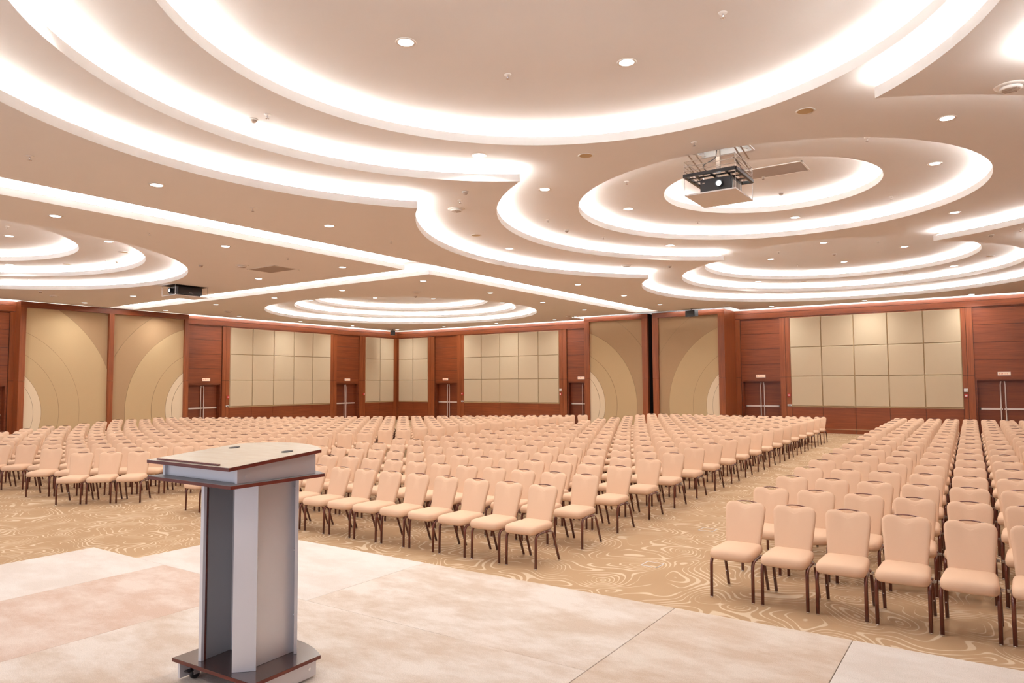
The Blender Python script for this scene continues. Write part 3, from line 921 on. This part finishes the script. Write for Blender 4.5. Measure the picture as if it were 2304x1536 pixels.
chairs = [q for q in chairs if visible(q[0], q[1])]
for i, (x, y, a, lab, grp) in enumerate(chairs[:300]):
    det = i < 150
    o = proto[det] if not used[det] else copy_tree(proto[det])
    used[det] = True
    o.location = (x, y, 0); o.rotation_euler = (0, 0, a)
    tag(o, lab, 'chair', grp)
# the rest, farther back, as one object
lo = chair_meshes(False)
parts = [(lo['backrest'], 0), (lo['seat'], 0), (lo['handle'], 1), (lo['fl'], 1), (lo['fr'], 1), (lo['rl'], 1), (lo['rr'], 1)]
LV, LF, LM = [], [], []
for b_, mi in parts:
    b_.verts.index_update(); o0 = len(LV)
    LV += [v.co.copy() for v in b_.verts]
    for f in b_.faces: LF.append([o0 + v.index for v in f.verts]); LM.append(mi)
AV, AF, AM = [], [], []
for x, y, a, lab, grp in chairs[300:]:
    ca, sa = cos(a), sin(a); o0 = len(AV)
    AV += [(x + v.x * ca - v.y * sa, y + v.x * sa + v.y * ca, v.z) for v in LV]
    AF += [[o0 + i for i in f] for f in LF]; AM += LM
me = bpy.data.meshes.new('banquet_chairs'); me.from_pydata(AV, [], AF)
me.materials.append(M['chair']); me.materials.append(M['leg'])
me.polygons.foreach_set('material_index', AM); me.polygons.foreach_set('use_smooth', [True] * len(AF)); me.update()
o = bpy.data.objects.new('banquet_chairs', me); COL.objects.link(o)
tag(o, 'distant peach banquet chairs filling the rear rows up to the far walls', 'chairs', kind='stuff')

# ------------------------------------------------------------------ ceiling fittings
def region(x, y):
    if x < -13: return 'the recess over the left block' if y < 14 and hypot(x + 21.9, y - 5.9) < 6.3 else ('the far corner recess' if y > 15 and hypot(x + 22, y - 23.7) < 6.1 else ('the left ceiling field' if y < 15 else 'the far corner ceiling field'))
    if hypot(x + 4.34, y - 6.05) < 5.6 and y < 9.7: return 'the nearest round recess'
    if hypot(x + 3.7, y - 15.04) < 7.4 and y < 20.5: return 'the middle recess around the projector lift'
    if hypot(x + 4.03, y - 24.17) < 6.2: return 'the rear right round recess'
    if x < -9.5 and y > 15: return 'the flat strip beside the long trough, rear part'
    if x < -9.5: return 'the flat strip beside the long trough, near part'
    return 'the flat border along the back wall'
def imgx(x, y, z):
    v = Vector((x, y, z - 2.18)); d = v.dot(_f); return v.dot(_r) / d if d > .3 else 99
def imgy(x, y, z):
    v = Vector((x, y, z - 2.18)); d = v.dot(_f); return v.dot(_u) / d if d > .3 else 99
def numbered(items, build, desc, cat, grp):
    by = {}
    for it in items: by.setdefault(region(it[1], it[2]), []).append(it)
    for reg, L_ in by.items():
        L_.sort(key=lambda it: imgx(it[1], it[2], Z0 + DZ * it[0]))
        for i, (k, x, y) in enumerate(L_):
            o = build(x, y, Z0 + DZ * k)
            if len(L_) == 1: lab = '%s in %s' % (desc, reg)
            elif i == 0: lab = '%s in %s, leftmost' % (desc, reg)
            elif i == len(L_) - 1: lab = '%s in %s, rightmost' % (desc, reg)
            else: lab = '%s in %s, %s from left' % (desc, reg, ORD[i + 1])
            tag(o, lab, cat, grp)

def make_down():
    root = empty('downlight')
    b = bmesh.new(); lathe(b, [(.092, -.004), (.118, -.010), (.124, -.004), (.124, .0), (.092, 0)], 28, cap=False)
    link('trim_ring', fixn(b), M['white_metal'], root, True)
    b = bmesh.new(); lathe(b, [(.001, -.0035), (.094, -.0035)], 28, cap=False); link('lens', fixn(b), M['lens'], root)
    ld = bpy.data.lights.new('downlight_lamp', 'AREA'); ld.shape = 'DISK'; ld.size = .18; ld.energy = LAMP_W; ld.color = LAMP_C; ld.spread = radians(150)
    l = bpy.data.objects.new('lamp', ld); COL.objects.link(l); l.parent = root; l.location = (0, 0, -.014)
    return root
PROT = {}
def placer(key, maker):
    def f(x, y, z):
        if key not in PROT: PROT[key] = maker(); o = PROT[key]
        else: o = copy_tree(PROT[key])
        o.location = (x, y, z); return o
    return f
DL = [(3, -5.58, 6.02), (3, -3.68, 7.99), (2, -0.56, 9.25), (2, -0.45, 11.69), (3, -0.8, 15.07), (2, -0.64, 18.45), (3, -2.14, 24.0), (3, -4.0, 21.9), (3, -5.97, 23.85), (3, -4.1, 25.85), (2, -1.03, 27.11), (2, -7.22, 26.92), (3, -3.93, 18.08), (2, -7.24, 18.33), (3, -6.88, 14.92), (2, -7.07, 11.54), (2, -6.86, 9.16), (0, -10.95, 6.05), (0, -14.51, 6.09), (3, -21.63, 7.98), (0, -11.01, 9.65), (0, -14.58, 9.7), (2, -24.92, 9.23), (0, -18.28, 13.3), (0, -14.65, 13.32), (0, -14.63, 16.6), (2, -10.24, 14.95), (0, -11.15, 20.2), (0, -11.23, 23.83), (0, -11.34, 27.47), (0, -18.3, 16.63), (0, -21.89, 16.61), (0, -25.54, 16.63), (0, -29.03, 20.09), (0, -29.1, 23.68), (0, -29.13, 27.24), (3, -23.78, 23.63), (3, -21.86, 25.52), (0, -14.7, 20.24), (0, -14.76, 23.85), (2, -18.86, 26.91), (0, -14.85, 27.46), (0, -18.37, 30.81), (0, -21.92, 30.72), (0, -25.62, 30.83), (0, -29.12, 30.75), (0, -29.19, 16.65), (0, -25.41, 13.28), (0, -28.93, 13.26), (0, -7.8, 31.03), (0, -4.24, 31.08), (0, -0.67, 31.29)]
DL = [(1, x, y) if (x, y) == (-10.24, 14.95) else (k, x, y) for k, x, y in DL]
numbered(DL, placer('down', make_down), 'round recessed downlight', 'downlight', 'recessed ceiling downlights')
for k, x, y in [(3, -2.0, 6.05), (3, -3.8, 4.1), (2, -7.3, 2.9), (2, -.6, 2.9), (0, -10.95, 2.4), (0, -14.5, 2.4), (3, -23.8, 5.9), (3, -21.9, 3.8), (0, 1.6, 9.6), (0, 3.6, 20.2), (0, 3.4, 27.5), (0, -29.0, 9.6), (0, -29.0, 2.4), (2, -18.9, 9.2), (2, -18.9, 21.0), (2, -25.1, 21.0), (0, -4, -2), (0, -9, -2), (0, 1, -2)]:  # extra unseen downlights, added to light the hall
    o = placer('down', make_down)(x, y, Z0 + DZ * k)
    tag(o, 'round recessed downlight added out of view to light the hall', 'downlight', 'added downlights outside the view')

def make_sprinkler():
    root = empty('sprinkler')
    b = bmesh.new(); lathe(b, [(.012, -.012), (.045, -.006), (.048, 0), (.012, 0)], 18); link('rosette', fixn(b), M['white'], root, True)
    b = bmesh.new(); lathe(b, [(.009, -.012), (.009, -.035), (.005, -.045), (.005, -.055)], 8)
    for i in range(8):
        a = i * pi / 4; box(b, .004, .026, -.004, .004, -.060, -.056, T=lambda v, a=a: Matrix.Rotation(a, 3, 'Z') @ v)
    link('sprinkler_head', fixn(b), M['chrome'], root)
    return root
numbered([(2, -8.19, 6.06), (3, -5.1, 7.43), (3, -2.31, 7.49), (2, -3.76, 10.59), (3, -1.62, 12.78), (3, -5.95, 12.83), (1, -8.27, 10.43), (0, -10.97, 4.26), (0, -11.0, 7.86), (0, -11.04, 11.45), (0, -14.56, 7.91), (0, -14.61, 11.48), (2, -8.35, 13.75), (2, -8.2, 16.24), (3, -6.02, 17.1), (4, -3.87, 15.02), (3, -1.75, 17.24), (3, -5.42, 22.59), (3, -2.67, 22.55), (3, -5.49, 25.39), (1, 0.57, 19.89), (3, -20.35, 7.45), (2, -21.78, 10.54), (1, -25.64, 10.0), (0, -15.84, 12.82)],
         placer('spr', make_sprinkler), 'tiny sprinkler head', 'sprinkler', 'ceiling sprinkler heads')
def make_detector():
    root = empty('smoke_detector')
    b = bmesh.new(); lathe(b, [(.058, -.020), (.062, -.016), (.062, 0), (.02, 0)], 24); link('detector_base', fixn(b), M['white'], root, True)
    b = bmesh.new(); lathe(b, [(.012, -.060), (.030, -.048), (.050, -.021), (.02, -.020)], 20); link('sensor_cone', fixn(b), M['grille'], root, True)
    return root
numbered([(2, -8.5, 6.06), (1, -7.81, 10.0), (0, -17.39, 10.86), (2, -8.57, 14.99), (4, -3.89, 16.58), (1, -7.93, 20.01), (3, -4.09, 24.03), (1, 0.01, 20.27), (2, -21.74, 10.86), (2, -26.6, 23.68), (0, -26.53, 10.75), (0, -17.4, 19.33)],
         placer('det', make_detector), 'white cone shaped smoke detector', 'smoke detector', 'ceiling smoke detectors')
def make_voice():
    root = empty('ceiling_sounder')
    b = bmesh.new(); lathe(b, [(.125, -.018), (.165, -.010), (.170, 0), (.08, 0)], 28); link('flange', fixn(b), M['white'], root, True)
    b = bmesh.new(); lathe(b, [(.100, -.050), (.110, -.045), (.118, -.018), (.09, -.018)], 28); link('drum', fixn(b), M['white'], root, True)
    b = bmesh.new()
    for i in range(5):
        yy = -.075 + .0375 * i; hw = sqrt(max(0, .1 ** 2 - yy * yy)) * .9; box(b, -hw, hw, yy - .009, yy + .009, -.054, -.049)
    link('slot_grille', fixn(b), M['grille'], root)
    return root
numbered([(1, -8.74, 10.9), (1, 0.26, 10.07), (0, -16.57, 11.54), (1, -8.9, 19.1), (0, -27.35, 11.5), (0, -16.53, 18.41), (0, -27.45, 18.47), (0, -16.74, 29.37), (0, -9.2, 30.0 - .6)],
         placer('voi', make_voice), 'round white ceiling sounder', 'sounder', 'round ceiling sounders')
def make_spk():
    root = empty('ceiling_speaker')
    b = bmesh.new(); lathe(b, [(.105, -.004), (.125, -.009), (.130, 0), (.1, 0)], 28); link('rim', fixn(b), M['white'], root, True)
    b = bmesh.new(); lathe(b, [(.001, -.005), (.106, -.004)], 28, cap=False); link('mesh_cover', fixn(b), M['panel_trim'], root)
    return root
numbered([(1, -9.94, 13.13), (2, -5.45, 10.19), (2, -2.05, 10.24), (2, -0.04, 25.62), (2, -2.49, 28.02), (2, -5.84, 27.95), (2, -23.45, 10.2), (2, -20.07, 10.19)],
         placer('spk', make_spk), 'flat round flush ceiling speaker', 'ceiling speaker', 'flush ceiling speakers')

# flush access panels / return air grilles
def grille(x0, x1, y0, y1, z, label):
    b = bmesh.new(); t = .035
    box(b, x0, x1, y0, y0 + t, z - .012, z); box(b, x0, x1, y1 - t, y1, z - .012, z); box(b, x0, x0 + t, y0, y1, z - .012, z); box(b, x1 - t, x1, y0, y1, z - .012, z)
    o = link('ceiling_grille', fixn(b), M['white']); tag(o, label, 'grille')
    b = bmesh.new(); n = int((y1 - y0 - 2 * t) / .03)
    for i in range(n):
        yy = y0 + t + (i + .5) * (y1 - y0 - 2 * t) / n; box(b, x0 + t, x1 - t, yy - .011, yy + .011, z - .009, z - .003)
    link('louvres', fixn(b), M['grille'], o)
grille(-17.02, -15.85, 12.0, 12.8, Z0, 'square flush louvred grille in the ceiling above the left block')
grille(-4.32, -2.96, 14.35, 15.10, Z0 + 4 * DZ, 'long louvred grille inside the smallest ring behind the projector lift')

# black hanging loudspeakers
def loudspeaker(x, y, rz, label):
    root = empty('loudspeaker', (x, y, Z0), rz)
    tag(root, label, 'loudspeaker', 'black ceiling hung loudspeakers')
    b = bmesh.new(); box(b, -.26, .26, -.12, .14, -.34, -.07); bmesh.ops.bevel(b, geom=b.edges[:], offset=.012, segments=2, affect='EDGES'); link('cabinet', fixn(b), M['black'], root)
    b = bmesh.new(); box(b, -.245, .245, -.128, -.12, -.325, -.085); link('front_grille', fixn(b), M['rubber'], root)
    b = bmesh.new(); box(b, -.05, .05, -.03, .03, -.008, 0); tube(b, [(0, 0, -.005), (0, 0, -.075)], .012, n=8); link('bracket', fixn(b), M['black'], root)
loudspeaker(-29.2, 30.45, radians(-45), 'small black loudspeaker hung in the far room corner')
loudspeaker(-10.93, 30.0, radians(-20), 'small black loudspeaker hung in front of the projecting bay')

# ------------------------------------------------------------------ projector on scissor lift (near)
PL = empty('projector_lift', ((HX0 + HX1) / 2, (HY0 + HY1) / 2, Z0 + 3 * DZ))
tag(PL, 'lit projector lowered on a large scissor lift from the middle ceiling recess', 'projector')
zt = -(Z0 + 3 * DZ)
def pz(z): return z + zt
a, c_ = .425, .49
b = bmesh.new(); box(b, -a, a, -c_, c_, pz(5.262), pz(5.285)); link('ceiling_lid', fixn(b), M['paint'], PL)
b = bmesh.new()
for sx in (-1, 1):
    for sy in (-1, 1): tube(b, [(sx * (a - .005), sy * (c_ - .005), pz(5.285)), (sx * (a - .005), sy * (c_ - .005), pz(5.86))], .005, n=6)
link('corner_rod', fixn(b), M['chrome'], PL)
b = bmesh.new(); z = pz(5.60)
for sy in (-1, 1): box(b, -a, a, sy * c_ - .022, sy * c_ + .022, z - .025, z + .025)
for sx in (-1, 1): box(b, sx * a - .022, sx * a + .022, -c_, c_, z - .025, z + .025)
for t_ in (-.25, 0, .25): box(b, t_ - .02, t_ + .02, -c_, c_, z - .012, z + .004)
for t_ in (-.28, -.05, .2): box(b, -a, a, t_ - .02, t_ + .02, z - .012, z + .004)
link('carrier_frame', fixn(b), M['black'], PL)
b = bmesh.new()
for zz in (5.68, 5.755, 5.84):
    for sy in (-1, 1): tube(b, [(-a, sy * c_, pz(zz)), (a, sy * c_, pz(zz))], .007, n=6)
    for sx in (-1, 1): tube(b, [(sx * a, -c_, pz(zz)), (sx * a, c_, pz(zz))], .007, n=6)
link('guard_rail', fixn(b), M['steel'], PL)
def bar(name, p, q, wd=.014):
    b = bmesh.new(); tube(b, [p, q], wd, .005, n=4); return link(name, fixn(b), M['steel'], PL)
for sx in (-1, 1):
    x = sx * (a - .06)
    zl = [5.62, 5.80, 5.985, 6.17]
    for i in range(3):
        bar('scissor_arm', (x, -c_ + .06, pz(zl[i])), (x, c_ - .06, pz(zl[i + 1]))); bar('scissor_arm', (x + .02 * sx, c_ - .06, pz(zl[i])), (x + .02 * sx, -c_ + .06, pz(zl[i + 1])))
bar('scissor_brace', (-a + .06, -.1, pz(5.80)), (a - .06, -.1, pz(5.80)), .01)
bar('scissor_brace', (-a + .06, .2, pz(5.98)), (a - .06, .2, pz(5.98)), .01)
b = bmesh.new(); tube(b, fillet([(-.05, -.2, pz(5.62)), (-.2, -.3, pz(5.78)), (.02, -.2, pz(5.9)), (-.02, 0, pz(6.15))], .08, 5), .008, n=6); link('cable', fixn(b), M['rubber'], PL)
b = bmesh.new(); box(b, -.03, .03, -.03, .03, pz(5.62), pz(6.2)); link('drive_column', fixn(b), M['steel'], PL)
b = bmesh.new()
for sx in (-1, 1): box(b, sx * .44 - .015, sx * .44 + .015, -.55, .55, -.012, .30)
for sy in (-1, 1): box(b, -.44, .44, sy * .545 - .015, sy * .545 + .015, -.012, .30)
link('hatch_frame', fixn(b), M['white'], PL)
b = bmesh.new(); box(b, -.45, .45, -.56, .56, .30, .32)
for sx in (-.25, .05, .3): box(b, sx - .03, sx + .03, -.5, .5, .10, .16)
link('hatch_interior', fixn(b), M['brass'], PL)
b = bmesh.new(); box(b, -.23, .30, -.28, .28, pz(5.315), pz(5.555)); bmesh.ops.bevel(b, geom=b.edges[:], offset=.015, segments=2, affect='EDGES')
body = link('projector_body', fixn(b), M['black'], PL)
b = bmesh.new(); lathe(b, [(.055, 0), (.06, .05), (.05, .055), (.044, .02)], 24); o = link('lens_barrel', fixn(b), M['rubber'], body); o.location = (.10, -.28, pz(5.44)); o.rotation_euler = (radians(90), 0, 0)
b = bmesh.new(); lathe(b, [(.001, .05), (.040, .045)], 24, cap=False); o = link('lens_glass', fixn(b), M['beam'], body); o.location = (.10, -.28, pz(5.44)); o.rotation_euler = (radians(90), 0, 0)
b = bmesh.new()
for i in range(7): box(b, .300, .304, -.2 + .06 * i, -.17 + .06 * i, pz(5.37), pz(5.50))
box(b, -.19, -.15, -.283, -.28, pz(5.48), pz(5.495))
link('vent_slots', fixn(b), M['grille'], body)
for sy in (-1, 1):
    b = bmesh.new(); box(b, -.23, -.21, sy * .25 - .01, sy * .25 + .01, pz(5.55), pz(5.60)); box(b, .28, .30, sy * .25 - .01, sy * .25 + .01, pz(5.55), pz(5.60)); link('hanger', fixn(b), M['steel'], body)

# second projector, nearly retracted, over the left block
P2 = empty('projector_lift', (-21.68, 13.0, Z0))
tag(P2, 'black projector on a pale lid just below the left ceiling, beside the left cross trough', 'projector')
b = bmesh.new(); box(b, -.38, .38, -.56, .56, -.345, -.318); link('ceiling_lid', fixn(b), M['paint'], P2)
b = bmesh.new()
for sx in (-1, 1):
    for sy in (-1, 1): tube(b, [(sx * .375, sy * .555, -.318), (sx * .375, sy * .555, -.004)], .006, n=6)
link('corner_rod', fixn(b), M['chrome'], P2)
b = bmesh.new(); box(b, -.40, .40, -.58, .58, -.006, -.002); link('hatch_opening', fixn(b), M['dark'], P2)
b = bmesh.new(); box(b, -.22, .30, -.42, .42, -.285, -.04); bmesh.ops.bevel(b, geom=b.edges[:], offset=.015, segments=2, affect='EDGES'); body = link('projector_body', fixn(b), M['black'], P2)
b = bmesh.new(); lathe(b, [(.075, 0), (.085, .11), (.07, .12), (.06, .06)], 24); o = link('lens_barrel', fixn(b), M['rubber'], body); o.location = (-.02, -.42, -.17); o.rotation_euler = (radians(90), 0, 0)
b = bmesh.new(); lathe(b, [(.001, .11), (.042, .105)], 24, cap=False); o = link('lens_glass', fixn(b), M['beam'], body); o.location = (-.02, -.42, -.17); o.rotation_euler = (radians(90), 0, 0)
for sx in (-1, 1):
    for sy in (-1, 1):
        b = bmesh.new(); box(b, .04 + sx * .2 - .02, .04 + sx * .2 + .02, sy * .36 - .02, sy * .36 + .02, -.318, -.28); link('foot', fixn(b), M['rubber'], body)
b = bmesh.new()
for yy, hh in ((-.02, .022), (.01, .014), (.035, .022), (.06, .014)): box(b, .300, .303, yy, yy + .012, -.235, -.235 + hh)
link('maker_mark', fixn(b), M['white'], body)

# flush service boxes let into the carpet of the aisle
for bx, by, lab in ((-3.50, 8.10, 'flush metal floor box in the aisle carpet nearest the stage'), (-3.62, 10.43, 'flush metal floor box in the aisle carpet farther from the stage')):
    b = bmesh.new(); t = .012
    for a in ((-.11, .11, -.11, -.11 + t), (-.11, .11, .11 - t, .11), (-.11, -.11 + t, -.11, .11), (.11 - t, .11, -.11, .11)): box(b, *a, 0, .003)
    o = link('floor_box', fixn(b), M['silver']); o.location = (bx, by, 0); tag(o, lab, 'floor box', 'floor boxes in the aisle')
    b = bmesh.new(); box(b, -.097, .097, -.097, .097, 0, .002); link('carpet_lid', fixn(b), M['carpet'], o)
